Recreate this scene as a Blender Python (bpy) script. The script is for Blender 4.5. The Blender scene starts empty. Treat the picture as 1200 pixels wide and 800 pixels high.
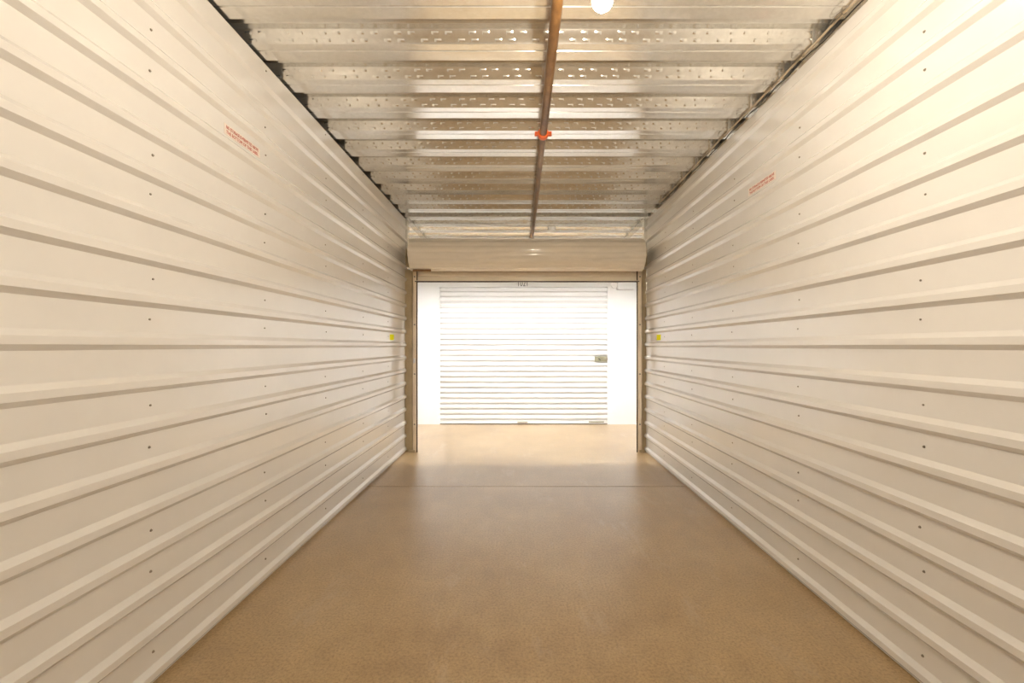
import bpy, bmesh, math, random
from math import sin, cos, pi, radians
from mathutils import Vector, Matrix
random.seed(7)
S = bpy.context.scene
C = S.collection

# ------------------------------------------------------------------ camera
CAM_Z = 1.332
FPX = 525.0
cd = bpy.data.cameras.new('camera')
cd.sensor_fit = 'HORIZONTAL'; cd.sensor_width = 36.0
cd.lens = 36.0 * FPX / 1200.0
cd.shift_x = -10.0 / 1200.0
cd.shift_y = 5.3 / 1200.0
cd.clip_start = 0.02; cd.clip_end = 60
cam = bpy.data.objects.new('camera', cd); C.objects.link(cam)
cam.location = (0, 0, CAM_Z); cam.rotation_euler = (pi / 2, 0, 0)
S.camera = cam

# ------------------------------------------------------------------ world, exposure, light levels
w = bpy.data.worlds.new('world'); S.world = w; w.use_nodes = True
w.node_tree.nodes['Background'].inputs[0].default_value = (0, 0, 0, 1)
w.node_tree.nodes['Background'].inputs[1].default_value = 0.0
S.view_settings.view_transform = 'Standard'
S.view_settings.look = 'None'
S.view_settings.gamma = 1.0
S.view_settings.use_curve_mapping = False
S.view_settings.exposure = 1.0
BULB_STRENGTH = 530.0
BULB_COLOR = (1.0, 0.865, 0.69)
TUBE_STRENGTH = 145.0
TUBE_COLOR = (1.0, 0.99, 0.975)
S.cycles.max_bounces = 14
S.cycles.diffuse_bounces = 8
S.cycles.glossy_bounces = 6
S.cycles.use_denoising = True
S.cycles.sample_clamp_indirect = 8.0
S.cycles.caustics_reflective = True

# ------------------------------------------------------------------ measures (metres)
D = 5.68                      # plane of the unit's own door
BACK = -0.42                  # back wall, behind the camera
XL, XR = -1.456, 1.582        # flats of the side walls
PITCH = 0.164                 # wall ribs
RIB = 0.019
CEIL = CAM_Z + 1.623          # underside of the deck flats
FAR = 7.62                    # opposite wall of the corridor
CX = 4.2                      # half length of corridor built
TOP_L, TOP_R = CAM_Z + 1.607, CAM_Z + 1.592

# ------------------------------------------------------------------ materials
def new_mat(name):
    m = bpy.data.materials.new(name); m.use_nodes = True
    nt = m.node_tree
    b = nt.nodes['Principled BSDF']
    return m, nt, b
def N(nt, kind, **kw):
    n = nt.nodes.new(kind)
    for k, v in kw.items():
        if hasattr(n, k): setattr(n, k, v)
    return n
def noise(nt, scale, detail=3, rough=0.55, vec=None):
    n = N(nt, 'ShaderNodeTexNoise'); n.inputs['Scale'].default_value = scale
    n.inputs['Detail'].default_value = detail; n.inputs['Roughness'].default_value = rough
    if vec: nt.links.new(vec, n.inputs['Vector'])
    return n
def coords(nt, scale=(1, 1, 1), out='Object'):
    t = N(nt, 'ShaderNodeTexCoord'); mp = N(nt, 'ShaderNodeMapping')
    mp.inputs['Scale'].default_value = scale
    nt.links.new(t.outputs[out], mp.inputs['Vector'])
    return mp.outputs['Vector']
def ramp(nt, fac, stops):
    r = N(nt, 'ShaderNodeValToRGB'); e = r.color_ramp.elements
    e[0].position, e[0].color = stops[0][0], (*stops[0][1], 1)
    e[1].position, e[1].color = stops[-1][0], (*stops[-1][1], 1)
    for p, c in stops[1:-1]:
        x = e.new(p); x.color = (*c, 1)
    nt.links.new(fac, r.inputs['Fac'])
    return r.outputs['Color']
def mixc(nt, fac, a, b, mode='MIX'):
    m = N(nt, 'ShaderNodeMix'); m.data_type = 'RGBA'; m.blend_type = mode
    if isinstance(fac, float): m.inputs['Factor'].default_value = fac
    else: nt.links.new(fac, m.inputs['Factor'])
    for s, v in ((6, a), (7, b)):
        if isinstance(v, tuple): m.inputs[s].default_value = (*v, 1)
        else: nt.links.new(v, m.inputs[s])
    return m.outputs[2]
def bump(nt, b, h, strength, dist):
    n = N(nt, 'ShaderNodeBump'); n.inputs['Strength'].default_value = strength
    n.inputs['Distance'].default_value = dist
    nt.links.new(h, n.inputs['Height']); nt.links.new(n.outputs['Normal'], b.inputs['Normal'])

def painted(name, col, rough=0.35, var=0.03, spec=0.5, wave=0.0):
    m, nt, b = new_mat(name)
    v = coords(nt)
    n = noise(nt, 5.0, 4, 0.6, v)
    lo = tuple(max(0, c * (1 - var * 2)) for c in col); hi = tuple(min(1, c * (1 + var)) for c in col)
    nt.links.new(ramp(nt, n.outputs['Fac'], [(0.3, lo), (0.7, hi)]), b.inputs['Base Color'])
    b.inputs['Roughness'].default_value = rough
    b.inputs['Specular IOR Level'].default_value = spec
    if wave:
        f = noise(nt, 160.0, 2, 0.5, v); bump(nt, b, f.outputs['Fac'], wave, 0.001)
    return m
def plain(name, col, rough=0.5, metal=0.0):
    m, nt, b = new_mat(name)
    v = coords(nt); n = noise(nt, 40.0, 2, 0.5, v)
    nt.links.new(ramp(nt, n.outputs['Fac'], [(0.3, tuple(c * 0.9 for c in col)), (0.7, col)]), b.inputs['Base Color'])
    b.inputs['Roughness'].default_value = rough; b.inputs['Metallic'].default_value = metal
    return m
def emitter(name, col, strength):
    m, nt, b = new_mat(name)
    b.inputs['Base Color'].default_value = (0.9, 0.9, 0.9, 1)
    b.inputs['Emission Color'].default_value = (*col, 1)
    b.inputs['Emission Strength'].default_value = strength
    return m

M = {}
M['wall'] = painted('white_painted_steel', (0.82, 0.805, 0.78), 0.32, 0.012, 0.5, 0.04)
for k_, v_ in (('Coat Weight', 1.0), ('Coat Roughness', 0.135), ('Coat IOR', 1.7)):
    M['wall'].node_tree.nodes['Principled BSDF'].inputs[k_].default_value = v_
M['white'] = painted('white_enamel', (0.76, 0.757, 0.75), 0.35, 0.01)
M['cream'] = painted('cream_door_enamel', (0.86, 0.79, 0.68), 0.10, 0.02, 0.6)
M['tan'] = painted('tan_galvanised', (0.50, 0.41, 0.26), 0.45, 0.10)
M['guide'] = painted('pale_guide_enamel', (0.88, 0.76, 0.60), 0.35, 0.05)
M['dark'] = plain('dark_rubber', (0.035, 0.016, 0.01), 0.7)
M['screw'] = plain('dark_zinc_screw', (0.30, 0.265, 0.22), 0.45, 0.4)
M['black'] = plain('black_insulation', (0.012, 0.011, 0.01), 0.5)
M['cable'] = plain('beige_cable', (0.55, 0.45, 0.32), 0.45)
M['porcelain'] = plain('white_porcelain', (0.85, 0.83, 0.8), 0.25)
M['bulb'] = emitter('lit_frosted_bulb', BULB_COLOR, BULB_STRENGTH)
M['tube'] = emitter('lit_fluorescent_tube', TUBE_COLOR, TUBE_STRENGTH)
M['orange'] = painted('orange_coupling_paint', (0.80, 0.13, 0.01), 0.35, 0.06)
M['yellow'] = plain('yellow_sticker', (0.90, 0.90, 0.01), 0.9)
M['yellow'].node_tree.nodes['Principled BSDF'].inputs['Specular IOR Level'].default_value = 0.1
M['sticker'] = plain('label_paper', (0.86, 0.77, 0.70), 0.45)
M['redink'] = plain('red_ink', (0.50, 0.07, 0.035), 0.5)
M['greyink'] = plain('grey_ink', (0.03, 0.028, 0.03), 0.5)
M['latch'] = plain('latch_zinc', (0.26, 0.25, 0.17), 0.4, 0.3)

def galv(name='galvanised_steel', tint=(1, 1, 1)):
    m, nt, b = new_mat(name)
    v = coords(nt)
    vo = N(nt, 'ShaderNodeTexVoronoi'); vo.inputs['Scale'].default_value = 55.0
    nt.links.new(v, vo.inputs['Vector'])
    n = noise(nt, 2.2, 4, 0.6, coords(nt, (0.5, 2.0, 1)))
    c1 = ramp(nt, vo.outputs['Color'], [(0.2, (0.84, 0.835, 0.81)), (0.8, (0.90, 0.895, 0.87))])
    c2 = ramp(nt, n.outputs['Fac'], [(0.35, (0.90, 0.885, 0.85)), (0.7, (1, 1, 1))])
    nt.links.new(mixc(nt, 1.0, mixc(nt, 1.0, c1, c2, 'MULTIPLY'), tint, 'MULTIPLY'), b.inputs['Base Color'])
    b.inputs['Metallic'].default_value = 0.85
    mr = N(nt, 'ShaderNodeMapRange'); mr.inputs['To Min'].default_value = 0.16; mr.inputs['To Max'].default_value = 0.24
    nt.links.new(n.outputs['Fac'], mr.inputs['Value']); nt.links.new(mr.outputs['Result'], b.inputs['Roughness'])
    return m
M['galv'] = galv()

def rust_pipe():
    m, nt, b = new_mat('brown_pipe_lacquer')
    n = noise(nt, 9.0, 6, 0.7, coords(nt, (1, 0.5, 1)))
    nt.links.new(ramp(nt, n.outputs['Fac'], [(0.3, (0.10, 0.046, 0.014)), (0.5, (0.20, 0.098, 0.03)), (0.72, (0.34, 0.19, 0.075))]), b.inputs['Base Color'])
    b.inputs['Roughness'].default_value = 0.34
    b.inputs['Metallic'].default_value = 0.25
    bump(nt, b, n.outputs['Fac'], 0.15, 0.002)
    return m
M['pipe'] = rust_pipe()

def concrete():
    m, nt, b = new_mat('sealed_concrete')
    v = coords(nt)
    big = noise(nt, 1.1, 5, 0.6, v); mid = noise(nt, 9.0, 5, 0.65, v); fine = noise(nt, 85.0, 4, 0.7, v)
    c = ramp(nt, big.outputs['Fac'], [(0.32, (0.42, 0.278, 0.128)), (0.5, (0.495, 0.345, 0.17)), (0.7, (0.58, 0.425, 0.235))])
    c = mixc(nt, 0.45, c, ramp(nt, mid.outputs['Fac'], [(0.3, (0.62, 0.58, 0.52)), (0.7, (1.0, 1.0, 1.0))]), 'MULTIPLY')
    c = mixc(nt, 0.8, c, ramp(nt, fine.outputs['Fac'], [(0.34, (0.5, 0.45, 0.38)), (0.5, (0.9, 0.9, 0.9)), (0.68, (1.12, 1.12, 1.1))]), 'MULTIPLY')
    # pale scuffs worn into the sealer along the walking line
    sc = noise(nt, 2.6, 6, 0.72, coords(nt, (1.6, 0.55, 1)))
    k = ramp(nt, sc.outputs['Fac'], [(0.56, (0, 0, 0)), (0.74, (0.5, 0.5, 0.5))])
    c = mixc(nt, k, c, (0.56, 0.48, 0.38))
    nt.links.new(c, b.inputs['Base Color'])
    mr = N(nt, 'ShaderNodeMapRange'); mr.inputs['To Min'].default_value = 0.3; mr.inputs['To Max'].default_value = 0.5
    nt.links.new(mid.outputs['Fac'], mr.inputs['Value']); nt.links.new(mr.outputs['Result'], b.inputs['Roughness'])
    b.inputs['Coat Weight'].default_value = 1.0
    b.inputs['Coat IOR'].default_value = 1.6
    b.inputs['Coat Roughness'].default_value = 0.36
    bump(nt, b, fine.outputs['Fac'], 0.05, 0.002)
    return m
M['concrete'] = concrete()

# ------------------------------------------------------------------ mesh helpers
class MB:
    def __init__(s): s.v = []; s.f = []; s.sm = []
    def face(s, idx, smooth=False): s.f.append(tuple(idx)); s.sm.append(smooth)
    def box(s, x0, x1, y0, y1, z0, z1):
        b = len(s.v)
        s.v += [(x, y, z) for x in (x0, x1) for y in (y0, y1) for z in (z0, z1)]
        for q in ((0, 1, 3, 2), (4, 6, 7, 5), (0, 4, 5, 1), (2, 3, 7, 6), (0, 2, 6, 4), (1, 5, 7, 3)):
            s.face([b + i for i in q])
        return s
    def bevel_box(s, x0, x1, y0, y1, z0, z1, r=0.004):
        bm = bmesh.new(); bmesh.ops.create_cube(bm, size=1)
        for v in bm.verts:
            v.co = ((x0 + x1) / 2 + v.co.x * (x1 - x0), (y0 + y1) / 2 + v.co.y * (y1 - y0), (z0 + z1) / 2 + v.co.z * (z1 - z0))
        bmesh.ops.bevel(bm, geom=list(bm.edges), offset=r, segments=2, affect='EDGES', profile=0.5)
        s.from_bm(bm); return s
    def from_bm(s, bm, smooth=False):
        bm.verts.ensure_lookup_table(); b = len(s.v)
        for i, v in enumerate(bm.verts): v.index = i
        s.v += [tuple(v.co) for v in bm.verts]
        for f in bm.faces: s.face([b + v.index for v in f.verts], smooth)
        bm.free()
    def tube(s, pts, r, n=12, cap=True):
        pts = [Vector(p) for p in pts]; b = len(s.v); m = len(pts)
        rr = r if isinstance(r, (list, tuple)) else [r] * m
        t0 = (pts[1] - pts[0]).normalized()
        up = Vector((0, 0, 1)) if abs(t0.z) < 0.9 else Vector((1, 0, 0))
        u = t0.cross(up).normalized()
        for i, p in enumerate(pts):
            t = (pts[min(i + 1, m - 1)] - pts[max(i - 1, 0)]).normalized()
            u = (u - t * u.dot(t)).normalized(); w_ = t.cross(u)
            for k in range(n):
                a = 2 * pi * k / n
                s.v.append(tuple(p + (u * cos(a) + w_ * sin(a)) * rr[i]))
        for i in range(m - 1):
            for k in range(n):
                k2 = (k + 1) % n
                s.face((b + i * n + k, b + i * n + k2, b + (i + 1) * n + k2, b + (i + 1) * n + k), True)
        if cap:
            s.face([b + k for k in range(n)][::-1]); s.face([b + (m - 1) * n + k for k in range(n)])
        return s
    def lathe(s, prof, origin=(0, 0, 0), n=20, axis='z'):
        b = len(s.v); o = Vector(origin)
        for (r, h) in prof:
            for k in range(n):
                a = 2 * pi * k / n
                p = (r * cos(a), r * sin(a), h) if axis == 'z' else ((r * cos(a), h, r * sin(a)) if axis == 'y' else (h, r * cos(a), r * sin(a)))
                s.v.append(tuple(o + Vector(p)))
        for i in range(len(prof) - 1):
            for k in range(n):
                k2 = (k + 1) % n
                s.face((b + i * n + k, b + i * n + k2, b + (i + 1) * n + k2, b + (i + 1) * n + k), True)
        s.face([b + k for k in range(n)]); s.face([b + (len(prof) - 1) * n + k for k in range(n)])
        return s
    def extrude(s, prof, a0, a1, fn, thick=None, smooth=False):
        """sheet that follows the open polyline prof from a0 to a1; fn(u, v, a) gives the point"""
        b = len(s.v); n = len(prof)
        back = None
        if thick:
            back = []
            for i, (u, v) in enumerate(prof):
                p, q = prof[max(i - 1, 0)], prof[min(i + 1, n - 1)]
                t = Vector((q[0] - p[0], q[1] - p[1])).normalized()
                back.append((u - t.y * thick, v + t.x * thick))
        loops = prof + (back[::-1] if back else [])
        L = len(loops)
        for a in (a0, a1):
            s.v += [tuple(fn(u, v, a)) for u, v in loops]
        for i in range(L if back else L - 1):
            j = (i + 1) % L
            s.face((b + i, b + j, b + L + j, b + L + i), smooth and i < n - 1)
        return s
    def build(s, name, mat, parent=None, fix=True):
        me = bpy.data.meshes.new(name); me.from_pydata(s.v, [], s.f)
        me.polygons.foreach_set('use_smooth', s.sm); me.update()
        if fix:
            bm = bmesh.new(); bm.from_mesh(me); bmesh.ops.recalc_face_normals(bm, faces=bm.faces); bm.to_mesh(me); bm.free()
        if any(s.sm): me.set_sharp_from_angle(angle=radians(42))
        me.materials.append(M[mat])
        o = bpy.data.objects.new(name, me); C.objects.link(o)
        if parent: o.parent = parent
        return o
def tag(o, label=None, cat=None, group=None, kind=None):
    for k, v in (('label', label), ('category', cat), ('group', group), ('kind', kind)):
        if v: o[k] = v
    return o
def empty(name, loc=(0, 0, 0)):
    o = bpy.data.objects.new(name, None); C.objects.link(o); o.location = loc; o.empty_display_size = 0.1
    return o
def rel(o, parent):          # built in world space: keep it there under a parent that is not at the origin
    o.parent = parent; o.matrix_parent_inverse = Matrix.Translation(-Vector(parent.location)); return o
def text_mesh(name, body, size, mat, xform, parent=None, width=None, extrude=0.0006, align='LEFT'):
    cu = bpy.data.curves.new(name, 'FONT'); cu.body = body; cu.size = size; cu.extrude = extrude
    cu.align_x = align; cu.resolution_u = 3
    o = bpy.data.objects.new(name, cu); C.objects.link(o)
    dg = bpy.context.evaluated_depsgraph_get(); dg.update()
    me = bpy.data.meshes.new_from_object(o.evaluated_get(dg))
    bpy.data.objects.remove(o); bpy.data.curves.remove(cu)
    if width:
        xs = [v.co.x for v in me.vertices]; k = width / (max(xs) - min(xs)); x0 = min(xs)
        for v in me.vertices: v.co.x = (v.co.x - x0) * k
    me.transform(xform); me.materials.clear(); me.materials.append(M[mat]); me.name = name
    t = bpy.data.objects.new(name, me); C.objects.link(t)
    if parent: t.parent = parent
    return t

# ------------------------------------------------------------------ floor
floor = MB().box(-CX, CX, BACK - 0.1, FAR + 0.3, -0.12, -0.02).build('floor', 'concrete')
tag(floor, 'tan sealed concrete floor slab with a saw-cut joint', 'floor', kind='structure')
JY = 4.25
MB().box(-CX, CX, BACK - 0.1, JY - 0.0045, -0.03, 0).build('concrete_slab', 'concrete', floor)
MB().box(-CX, CX, JY + 0.0045, FAR + 0.3, -0.03, 0).build('concrete_slab', 'concrete', floor)

# ------------------------------------------------------------------ corrugated side walls
def rib_profile(z0, z1):
    """(height, stand-out) along a sheet between heights z0 and z1, relative to the rib grid"""
    pts = []
    for k in range(-10, 13):
        b = CAM_Z + k * PITCH
        pts += [(b - 0.014, 0.0), (b + 0.005, RIB), (b + 0.031, RIB), (b + 0.051, 0.0)]
    def at(z):
        for (a, d), (c, e) in zip(pts, pts[1:]):
            if a <= z <= c: return d + (e - d) * (z - a) / (c - a)
        return 0.0
    return [(z0, at(z0))] + [p for p in pts if z0 < p[0] < z1] + [(z1, at(z1))]
screw_me = MB().lathe([(0.0062, 0.0), (0.0062, 0.0012), (0.0043, 0.0016), (0.0043, 0.0052), (0.003, 0.006)], n=6, axis='x').build('screw', 'screw')
SCREW = screw_me.data; bpy.data.objects.remove(screw_me)
cols = [1.765 + 0.79 * k for k in range(-2, 6)]
def lean(sign, z):     # the right-hand sheets stand 2 cm off plumb at the top
    return 0.02 * max(0.0, z - CAM_Z) / 1.592 if sign < 0 else 0.0
def side_wall(name, x, sign, top, label):
    wv = tag(empty(name, (x, 0, 0)), label, 'wall', kind='structure')
    cuts = [0.0, CAM_Z - 2 * PITCH + 0.018, CAM_Z + 4 * PITCH + 0.018, top]
    for i in range(3):
        z0, z1 = cuts[i], cuts[i + 1]
        m = MB().extrude(rib_profile(z0, z1), BACK, D - 0.02, lambda u, v, a: (x + lean(sign, u) + sign * (v + 0.0006 * (i % 2)), a, u), thick=-0.0018)
        rel(m.build('corrugated_sheet', 'wall'), wv)
    for c in cols:
        if c > D - 0.1: continue
        for j in range(-8, 10):
            if j % 3 == 2: continue
            z = CAM_Z + j * PITCH + 0.1 + random.uniform(-0.006, 0.006)
            if z > top - 0.02: continue
            o = bpy.data.objects.new('screw', SCREW); C.objects.link(o); o.parent = wv
            o.location = (lean(sign, z) - sign * 0.001, c + random.uniform(-0.01, 0.01), z)
            o.rotation_euler = (random.uniform(0, 1), 0, 0) if sign > 0 else (random.uniform(0, 1), 0, pi)
    return wv
# sheet profile runs upwards; the solid grows away from the room
wl = side_wall('wall_left', XL, 1, TOP_L, 'white corrugated steel partition with the higher top edge, touching the deck')
wr = side_wall('wall_right', XR, -1, TOP_R, 'white corrugated steel partition with cable running along its top edge')
wb = tag(empty('wall_back', (0, BACK, 0)), 'white corrugated steel partition at the closed end of the unit', 'wall', kind='structure')
rel(MB().extrude(rib_profile(0.0, TOP_R), XL, XR, lambda u, v, a: (a, BACK + v, u), thick=-0.0018).build('corrugated_sheet', 'wall'), wb)

# ------------------------------------------------------------------ steel deck ceiling
DP = 0.3226; E0 = 2.2246
OPEN, WEB, DH = 0.184, 0.045, 0.050
ceil = tag(empty('ceiling', (0, 0, CEIL)), 'fluted galvanised steel deck with embossed webs', 'ceiling', kind='structure')
def deck_mesh():
    mb = MB(); prof = []
    for k in range(3):
        y = k * DP
        fl = DP - OPEN
        prof += [(y, 0.0), (y + WEB, DH), (y + OPEN / 2 - 0.01, DH), (y + OPEN / 2, DH - 0.005), (y + OPEN / 2 + 0.01, DH),
                 (y + OPEN - WEB, DH), (y + OPEN - WEB * 0.52, DH * 0.52), (y + OPEN - WEB * 0.42, DH * 0.46), (y + OPEN, 0.0),
                 (y + OPEN + 0.050, 0.0), (y + OPEN + 0.0535, 0.007), (y + OPEN + 0.0585, 0.007), (y + OPEN + 0.062, 0.0)]
    prof.append((3 * DP, 0.0))
    mb.extrude(prof, -CX, CX, lambda u, v, a: (a, u, v), thick=0.0014)
    # embossments pressed into the webs, two rows, in pairs
    def emb(x, yc, zc, sgn):
        n = Vector((0, -sgn * DH, -WEB)).normalized(); t = Vector((0, -sgn * WEB, DH)).normalized()
        c = Vector((x, yc, zc)); b = len(mb.v); hx, ht = 0.019, 0.0075
        for (ax, at, an) in ((-hx, -ht, 0), (hx, -ht, 0), (hx, ht, 0), (-hx, ht, 0), (-hx + .006, -ht + .003, .0020), (hx - .006, -ht + .003, .0020), (hx - .006, ht - .003, .0020), (-hx + .006, ht - .003, .0020)):
            mb.v.append(tuple(c + Vector((ax, 0, 0)) + t * at + n * an))
        for q in ((4, 5, 6, 7), (0, 1, 5, 4), (1, 2, 6, 5), (2, 3, 7, 6), (3, 0, 4, 7)):
            mb.face([b + i for i in q], True)
    for k in range(3):
        for row, fz in ((0, 0.24), (1, 0.74)):
            x = -1.9 + 0.06 * row + 0.03 * k
            i = 0
            while x < 2.0:
                emb(x, k * DP + OPEN - WEB * fz, DH * fz, 1)
                emb(x, k * DP + WEB * fz, DH * fz, -1)
                x += (0.072 if i % 2 == 0 else 0.126); i += 1
    return mb
first = None
y = E0 - 9 * DP
while y < FAR + 0.1:
    if first is None:
        dm = deck_mesh(); first = dm.build('deck_sheet', 'galv', ceil, fix=False); o = first
    else:
        o = bpy.data.objects.new('deck_sheet', first.data); C.objects.link(o); o.parent = ceil
    o.location = (0, y, 0)
    y += 3 * DP

# ------------------------------------------------------------------ unit front: posts, angles, corridor walls
def post(name, x0, x1, label):
    m = MB().box(x0, x1, D - 0.018, D + 0.06, 0, CEIL + 0.002)
    return tag(m.build(name, 'galv'), label, 'post', kind='structure')
post('trim_1', XL - 0.03, XL + 0.03, 'galvanised steel post behind the end of the higher partition')
post('trim_2', XR - 0.02, XR + 0.03, 'galvanised steel post behind the end of the partition with the cable')
def angle(name, x, s, label):
    m = MB().box(x, x + s * 0.004, D + 0.05, FAR, CEIL - 0.09, CEIL + 0.001).box(x, x + s * 0.035, D + 0.05, FAR, CEIL - 0.006, CEIL + 0.001)
    return tag(m.build(name, 'galv'), label, 'steel angle', kind='structure')
angle('trim_3', -1.418, -1, 'galvanised ceiling angle crossing the corridor beside the higher partition')
angle('trim_4', 1.556, 1, 'galvanised ceiling angle crossing the corridor beside the cable partition')
tag(MB().box(-2.45, 2.55, D + 0.04, D + 0.06, 2.36, 2.705).build('trim_5', 'galv'), 'galvanised header channel behind the coiled door', 'header', kind='structure')
tag(MB().box(XR + 0.026, XR + 0.06, BACK, D - 0.02, TOP_R - 0.03, CEIL + 0.001).build('trim_6', 'galv'), 'galvanised head channel between the cable partition and the deck', 'channel', kind='structure')
def cwall(name, x0, x1, y0, y1, label):
    return tag(MB().box(x0, x1, y0, y1, 0, CEIL + 0.002).build(name, 'white'), label, 'wall', kind='structure')
cwall('wall_front_left', -CX, XL - 0.03, D, D + 0.04, 'white corridor wall outside the higher partition')
cwall('wall_front_right', XR + 0.03, CX, D, D + 0.04, 'white corridor wall outside the cable partition')
cwall('wall_end_left', -CX - 0.05, -CX, D, FAR + 0.3, 'white wall closing one end of the corridor')
cwall('wall_end_right', CX, CX + 0.05, D, FAR + 0.3, 'white wall closing the other end of the corridor')

DX0, DX1, DTOP = -1.392, 1.497, 2.338
wc = tag(empty('wall_corridor', (0, FAR, 0)), 'white flush wall panels around the closed roll-up door across the corridor', 'wall', kind='structure')
rel(MB().box(-CX, DX0, FAR, FAR + 0.1, 0, DTOP).build('wall_panel', 'white'), wc)
rel(MB().box(DX1, CX, FAR, FAR + 0.1, 0, DTOP).build('wall_panel', 'white'), wc)
rel(MB().box(-CX, CX, FAR, FAR + 0.1, DTOP, CEIL + 0.002).build('header_panel', 'white'), wc)
num = text_mesh('unit_number', '1021', 0.13, 'greyink', Matrix.Translation((-0.04, FAR - 0.001, DTOP + 0.012)) @ Matrix.Rotation(pi / 2, 4, 'X'), None, width=0.158)
rel(num, wc)

# ------------------------------------------------------------------ slatted roll-up curtain
def curtain_profile(z0, z1, pitch=0.0903, d=0.036):
    p = []; z = z0; 
    while z < z1 - 1e-4:
        for f, e in ((0.0, 0.0), (0.31, 0.0), (0.45, 1.0), (0.88, 1.0)):
            zz = z + f * pitch
            if zz < z1: p.append((zz, e * d))
        z += pitch
    p.append((z1, 0.0)); return p
d2 = tag(empty('door_2', (0, FAR + 0.045, 0)), 'closed white ribbed roll-up door across the corridor', 'door', kind='structure')
yd = FAR + 0.045
rel(MB().extrude(curtain_profile(0.06, DTOP + 0.06), DX0 + 0.01, DX1 - 0.01, lambda u, v, a: (a, yd - v, u), thick=-0.0015).build('curtain', 'white'), d2)
rel(MB().bevel_box(DX0 + 0.02, DX1 - 0.02, yd - 0.040, yd + 0.01, 0.012, 0.062).build('bottom_bar', 'white'), d2)
tag(rel(MB().box(DX0 + 0.02, DX1 - 0.02, yd - 0.038, yd + 0.006, 0.0, 0.014).build('bottom_seal', 'dark'), d2), 'black rubber floor seal')
for a, b in ((DX0, DX0 + 0.018), (DX1 - 0.018, DX1)):
    rel(MB().box(a, b, yd - 0.045, yd + 0.03, 0, DTOP).build('door_guide', 'white'), d2)
rel(MB().box(-CX, CX, yd + 0.03, yd + 0.05, 0, CEIL).build('backing', 'white'), d2)
lz = CAM_Z - (420.5 - 405.3) / 68.9
lat = tag(rel(MB().bevel_box(1.262, 1.475, yd - 0.050, yd - 0.030, lz - 0.045, lz + 0.045).build('latch_plate', 'latch'), d2), 'dull zinc slide latch')
MB().tube([(1.325, yd - 0.054, lz + 0.012), (1.36, yd - 0.054, lz - 0.022)], 0.007, 8).build('latch_lever', 'black', lat)
MB().bevel_box(1.445, 1.482, yd - 0.060, yd - 0.046, lz - 0.024, lz + 0.024).build('latch_bolt', 'screw', lat)
rel(MB().tube([(-0.05, yd - 0.036, 0.040), (-0.045, yd - 0.055, 0.043), (0.115, yd - 0.055, 0.043), (0.12, yd - 0.036, 0.040)], 0.006, 8).build('pull_handle', 'latch'), d2)
rel(MB().box(1.16, 1.42, yd - 0.043, yd - 0.038, 0.03, 0.052).build('bottom_plate', 'latch'), d2)

# ------------------------------------------------------------------ the unit's own door, rolled up
d1 = tag(empty('door_1', (0, D, 0)), 'cream ribbed roll-up door coiled up above the open doorway', 'door', kind='structure')
YC, ZC, RC = D - 0.22, CAM_Z + 1.108, 0.197
GL0, GL1, GR0, GR1 = -1.353, -1.304, 1.469, 1.525
cxa, cxb = -1.33, 1.48
ring = []
nr = 15
for i in range(nr * 16):
    a = 2 * pi * i / (nr * 16)
    ph = (i % 16) / 16.0
    ring.append((a, RC - 0.008 + 0.008 * (0.5 + 0.5 * cos(2 * pi * ph)) ** 0.5))
coil = MB(); L = len(ring)
for x in (cxa, cxb):
    coil.v += [(x, YC + r * cos(a), ZC + r * sin(a)) for a, r in ring]
for i in range(L):
    j = (i + 1) % L; coil.face((i, j, L + j, L + i), True)
coil.face(list(range(L))); coil.face([L + i for i in range(L)])
rel(coil.build('coiled_curtain', 'cream'), d1)
rel(MB().extrude(curtain_profile(2.18, 2.46, 0.0903, 0.011), -1.33, 1.495, lambda u, v, a: (a, YC + RC - 0.004 - v, u), thick=-0.0015).build('curtain', 'cream'), d1)
yb = YC + RC - 0.004
bar = rel(MB().bevel_box(-1.325, 1.49, yb - 0.022, yb + 0.012, 2.148, 2.182, 0.003).bevel_box(-1.325, 1.49, yb - 0.045, yb - 0.018, 2.146, 2.152, 0.001).build('bottom_bar', 'cream'), d1)
tag(rel(MB().box(-1.325, 1.49, yb - 0.04, yb + 0.006, 2.136, 2.148).build('bottom_seal', 'dark'), d1), 'dark red-brown rubber seal')
GT = 2.325
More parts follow.
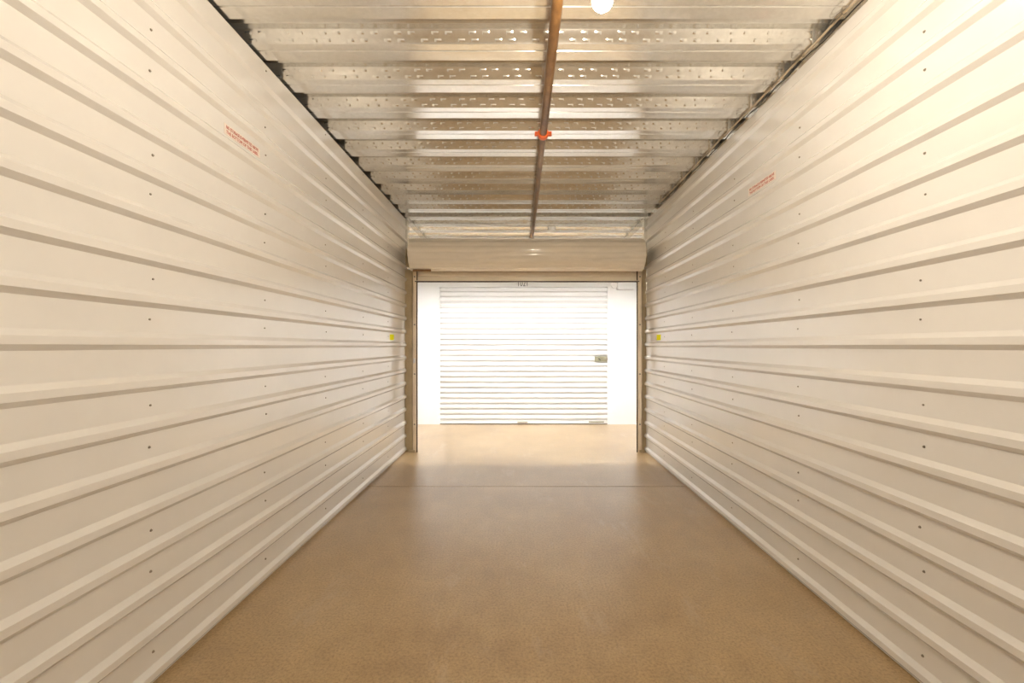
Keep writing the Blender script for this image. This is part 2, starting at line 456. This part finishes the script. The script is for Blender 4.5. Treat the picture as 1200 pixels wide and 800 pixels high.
for (a, b, inner, outer, sx) in ((GL0, GL1, GL1, XL, 1), (GR0, GR1, GR0, XR, -1)):
    g = MB()      # channel open towards the curtain
    x0, x1 = min(a, b), max(a, b)
    g.box(x0, x1, D - 0.062, D - 0.056, 0, GT)
    g.box(x0, x1, D - 0.006, D + 0.0, 0, GT)
    xo = a if sx > 0 else b
    g.box(min(xo, xo + sx * 0.005), max(xo, xo + sx * 0.005), D - 0.062, D, 0, GT)
    go = rel(g.build('door_guide', 'guide'), d1)
    rel(MB().box(min(inner, inner + sx * 0.012), max(inner, inner + sx * 0.012), D - 0.066, D - 0.054, 0, GT - 0.05).build('guide_wear_strip', 'dark'), d1)
    xa, xb2 = (XL - 0.002, GL0 + 0.002) if sx > 0 else (GR1 - 0.002, XR + 0.002)
    rel(MB().box(xa, xb2, D - 0.03, D - 0.012, 0, GT - 0.03).build('jamb', 'tan'), d1)
    xm = (a + b) / 2
    for z in (0.35, 0.98, 1.6, 2.2):
        rel(MB().lathe([(0.011, 0), (0.011, -0.003), (0.007, -0.004), (0.006, -0.009)], (xm, D - 0.061, z), 6, 'y').build('guide_screw', 'screw'), d1)
    # foot clip at the base
    rel(MB().bevel_box(x0 - (0.05 if sx > 0 else -0.02), x1 + (-0.02 if sx > 0 else 0.03), D - 0.07, D - 0.028, 0.0, 0.03).build('guide_foot', 'tan'), d1)
    # bracket that carries the coil's axle
    xp = (cxa - 0.055) if sx > 0 else (cxb + 0.04)
    pl = MB(); pl.box(xp, xp + 0.005, YC - 0.06, D + 0.0, ZC - 0.14, ZC + 0.07)
    pl.box(xp, xp + sx * 0.04, D - 0.006, D, ZC - 0.14, ZC + 0.07)
    rel(pl.build('axle_bracket', 'tan'), d1)
    ax = (xp, cxa) if sx > 0 else (cxb, xp)
    rel(MB().tube([(min(ax) - 0.005, YC, ZC), (max(ax) + 0.005, YC, ZC)], 0.017, 14).build('axle', 'screw'), d1)
tag(rel(MB().bevel_box(-1.30, -1.08, YC - 0.06, YC - 0.045, ZC - RC - 0.012, ZC - RC + 0.012, 0.003).build('stop_clip', 'pipe'), d1), 'rusty brown stop clip')
rel(MB().bevel_box(GL0 + 0.012, GL0 + 0.036, D - 0.078, D - 0.06, CAM_Z - 0.215, CAM_Z - 0.155, 0.003).build('latch_keeper', 'white'), d1)

# ------------------------------------------------------------------ sprinkler pipe
PX, PZ = 0.160, CAM_Z + 1.50
YJ = 3.17
pp = tag(empty('sprinkler_pipe', (PX, YJ, PZ)), 'brown steel sprinkler pipe with orange coupling under the deck', 'pipe')
def ptube(y0, y1, r):
    return rel(MB().tube([(PX, y0 + (y1 - y0) * i / 12, PZ) for i in range(13)], r, 24).build('pipe_section', 'pipe'), pp)
ptube(BACK + 0.004, YJ, 0.0265); ptube(YJ, FAR - 0.004, 0.0225)
cp = MB().lathe([(0.026, -0.026), (0.036, -0.024), (0.039, -0.012), (0.039, 0.012), (0.036, 0.024), (0.026, 0.026)], (PX, YJ, PZ), 28, 'y')
for s in (-1, 1):
    for dz in (-1, 1):
        cp.bevel_box(PX + s * 0.031 - (0 if s > 0 else 0.029), PX + s * 0.031 + (0.029 if s > 0 else 0), YJ - 0.014, YJ + 0.014, PZ + (0.002 if dz > 0 else -0.013), PZ + (0.013 if dz > 0 else -0.002), 0.003)
co = tag(rel(cp.build('coupling', 'orange'), pp), 'bright orange grooved pipe coupling')
for s in (-1, 1):
    bo = MB().tube([(PX + s * 0.050, YJ, PZ - 0.03), (PX + s * 0.050, YJ, PZ + 0.026)], 0.0045, 8)
    bo.lathe([(0.009, -0.021), (0.009, -0.013)], (PX + s * 0.050, YJ, PZ), 6).lathe([(0.009, 0.013), (0.009, 0.02)], (PX + s * 0.050, YJ, PZ), 6)
    b_ = bo.build('coupling_bolt', 'screw', co); b_.matrix_parent_inverse = Matrix.Translation(-Vector(pp.location))
for yy in (0.12, 7.2):      # ring hangers, out of view
    h = MB().lathe([(0.0285, -0.012), (0.032, -0.012), (0.032, 0.012), (0.0285, 0.012)], (PX, yy, PZ), 20, 'y').tube([(PX, yy, PZ + 0.03), (PX, yy, CEIL + 0.05)], 0.005, 8)
    rel(h.build('pipe_hanger', 'galv'), pp)

# ------------------------------------------------------------------ bare bulb under the deck
BX, BY = 0.278, 1.52
lamp = tag(empty('pendant_lamp', (BX, BY, CEIL)), 'lit bare bulb hanging on a short cord under the deck', 'lamp')
MB().lathe([(0.052, 0.002), (0.052, -0.030), (0.030, -0.042), (0.008, -0.044)], (0, 0, 0), 20).build('ceiling_rose', 'porcelain', lamp)
MB().tube([(0, 0, -0.04), (0.002, 0.001, -0.15), (0, 0, -0.29)], 0.0045, 8).build('cord', 'black', lamp)
BZ = -0.45
MB().lathe([(0.006, 0.170), (0.017, 0.160), (0.021, 0.140), (0.021, 0.085), (0.018, 0.078)], (0, 0, BZ), 20).build('lampholder', 'porcelain', lamp)
bp = [(0.0135, 0.082), (0.0145, 0.066), (0.021, 0.048)]
for i in range(1, 15):
    a = radians(60 - i * 10.5)
    bp.append((max(0.002, 0.035 * cos(a)), 0.035 * sin(a)))
MB().lathe(bp, (0, 0, BZ), 24).build('bulb', 'bulb', lamp)

# ------------------------------------------------------------------ cable along the top of the right wall
CBX, CBZ = 1.566, CEIL - 0.0075
cb = tag(empty('electrical_cable', (CBX, 2.5, CBZ)), 'beige electrical cable with wire ties along the partition top edge', 'cable')
pts = []
n = 90
for i in range(n + 1):
    yy = BACK + 0.01 + (5.05 - BACK) * i / n
    pts.append((CBX + 0.004 * sin(yy * 3.1), yy, CBZ - 0.004 * abs(sin((yy - E0) * pi / DP))))
rel(MB().tube(pts, 0.0065, 10).build('cable_sheath', 'cable'), cb)
pts = [(1.590 + 0.004 * sin(yy * 9.0), yy, CEIL - 0.012 - 0.010 * abs(sin((yy - E0 + 0.1) * pi / DP)) + 0.004 * sin(yy * 23)) for yy in [BACK + 0.01 + (5.2 - BACK) * i / 160 for i in range(161)]]
tag(rel(MB().tube(pts, 0.003, 6).build('bare_wire', 'black'), cb), 'thin black wire')
k = -6
while E0 + k * DP < 5.0:
    yf = E0 + k * DP - 0.07 + random.uniform(-0.02, 0.02)
    if yf > BACK + 0.1:
        t = MB()
        t.tube([(CBX + 0.011 * cos(a), yf, CBZ + 0.011 * sin(a)) for a in [2 * pi * i / 12 for i in range(13)]], 0.0022, 6)
        # loose ends that loop away from the tie
        for q in range(2):
            ph = random.uniform(0, 2 * pi); r0 = random.uniform(0.016, 0.03); sg = random.choice((-1, 1))
            t.tube([(CBX - 0.006 - r0 * (1 - cos(u)) * 0.8, yf + sg * 0.02 * q + 0.05 * sin(u + 0.3 * q) * sg, CBZ - 0.004 - 0.012 * sin(u * 0.5)) for u in [pi * 1.5 * i / 14 for i in range(15)]], 0.0016, 5)
        rel(t.build('wire_tie', 'screw'), cb)
    k += 1

# ------------------------------------------------------------------ stickers on the walls
def warn(x, s, y0, y1, zc, label):
    """paper label along the wall; s is the wall's inward direction"""
    hgt = 0.052; W = y1 - y0
    o = tag(empty('warning_label', (x, (y0 + y1) / 2, zc)), label, 'sticker', 'red and white warning labels on the partitions')
    rel(MB().box(min(x - s * 0.002, x + s * 0.0012), max(x - s * 0.002, x + s * 0.0012), y0, y1, zc - hgt / 2, zc + hgt / 2).build('label_paper', 'sticker'), o)
    # reading direction as seen from inside the unit
    R = Matrix.Rotation(pi / 2, 4, 'X')
    turn = Matrix.Rotation(pi / 2 if s > 0 else -pi / 2, 4, 'Z')
    for body, dz, wd in (('NO STORAGE IS PERMITTED ABOVE', 0.004, 0.90), ('THE BOTTOM OF THIS LABEL', -0.020, 0.90)):
        ys = y0 + W * 0.05 if s > 0 else y1 - W * 0.05
        T = Matrix.Translation((x + s * 0.0014, ys, zc + dz))
        rel(text_mesh('lettering', body, 0.024, 'redink', T @ turn @ R, None, width=W * wd), o)
    return o
SZ = CAM_Z + 6 * PITCH + 0.098
warn(XL, 1, 2.20, 2.50, CAM_Z + 1.072, 'red and white warning label on the higher partition')
warn(XR + lean(-1, CAM_Z + 1.072), -1, 2.80, 3.135, CAM_Z + 1.072, 'red and white warning label on the partition with the cable')
def yell(x, s, y0, y1, label):
    m = MB().bevel_box(min(x - s * 0.002, x + s * 0.0015), max(x - s * 0.002, x + s * 0.0015), y0, y1, CAM_Z + 0.067, CAM_Z + 0.131, 0.0005)
    o = m.build('yellow_sticker', 'yellow'); return tag(o, label, 'sticker', 'yellow stickers by the doorway')
yell(XL, 1, 4.99, 5.15, 'small yellow sticker by the doorway on the higher partition')
yell(XR, -1, 5.055, 5.205, 'small yellow sticker by the doorway on the cable partition')

# ------------------------------------------------------------------ corridor fittings
em = tag(empty('emergency_light', (1.78, FAR, 2.36)), 'white emergency light unit on the corridor wall beside the closed door', 'light')
rel(MB().bevel_box(1.63, 1.92, FAR - 0.075, FAR + 0.001, 2.285, 2.43, 0.012).build('housing', 'white'), em)
rel(MB().lathe([(0.03, 0.0), (0.052, -0.03), (0.055, -0.05), (0.05, -0.056)], (1.575, FAR - 0.03, 2.36), 20, 'y').build('lamp_head', 'porcelain'), em)
rel(MB().tube([(1.575, FAR - 0.04, 2.36), (1.64, FAR - 0.04, 2.37)], 0.012, 10).build('lamp_arm', 'white'), em)
sd = tag(empty('smoke_detector', (0.425, 6.15, CEIL)), 'small round white smoke detector on the deck past the coil', 'detector')
MB().lathe([(0.055, 0.004), (0.055, -0.014), (0.05, -0.02)], (0, 0, 0), 24).build('base_plate', 'porcelain', sd)
MB().lathe([(0.046, -0.018), (0.044, -0.034), (0.03, -0.046), (0.008, -0.05)], (0, 0, 0), 24).build('sensor_cap', 'porcelain', sd)
FY, FZ = D + 0.105, 2.655
def strip_light(side, x, label):
    o = tag(empty('corridor_lamp_%s_offscreen' % side, (x, FY, FZ)), label, 'light')
    MB().bevel_box(-1.2, 1.2, -0.047, 0.018, -0.045, 0.04, 0.004).build('housing', 'white', o)
    MB().box(-1.2, 1.2, -0.047, 0.10, 0.038, 0.043).box(-1.2, 1.2, 0.096, 0.10, -0.041, 0.043).build('added_light_shade', 'white', o)  # unseen hood and lip added to keep tube light off deck and upper wall
    for pos, zz in (('lower', -0.022), ('upper', 0.018)):
        MB().tube([(-1.16, 0.034, zz), (1.16, 0.034, zz)], 0.013, 12).build('%s_tube_%s_offscreen' % (pos, side), 'tube', o)
    for s in (-1, 1):
        MB().bevel_box(s * 1.175 - 0.012, s * 1.175 + 0.012, 0.015, 0.052, -0.04, 0.036, 0.003).build('tube_socket', 'white', o)
    return o
strip_light('left', -1.17, 'twin-tube strip light on the door header towards the higher partition')
strip_light('right', 1.29, 'twin-tube strip light on the door header towards the cable partition')
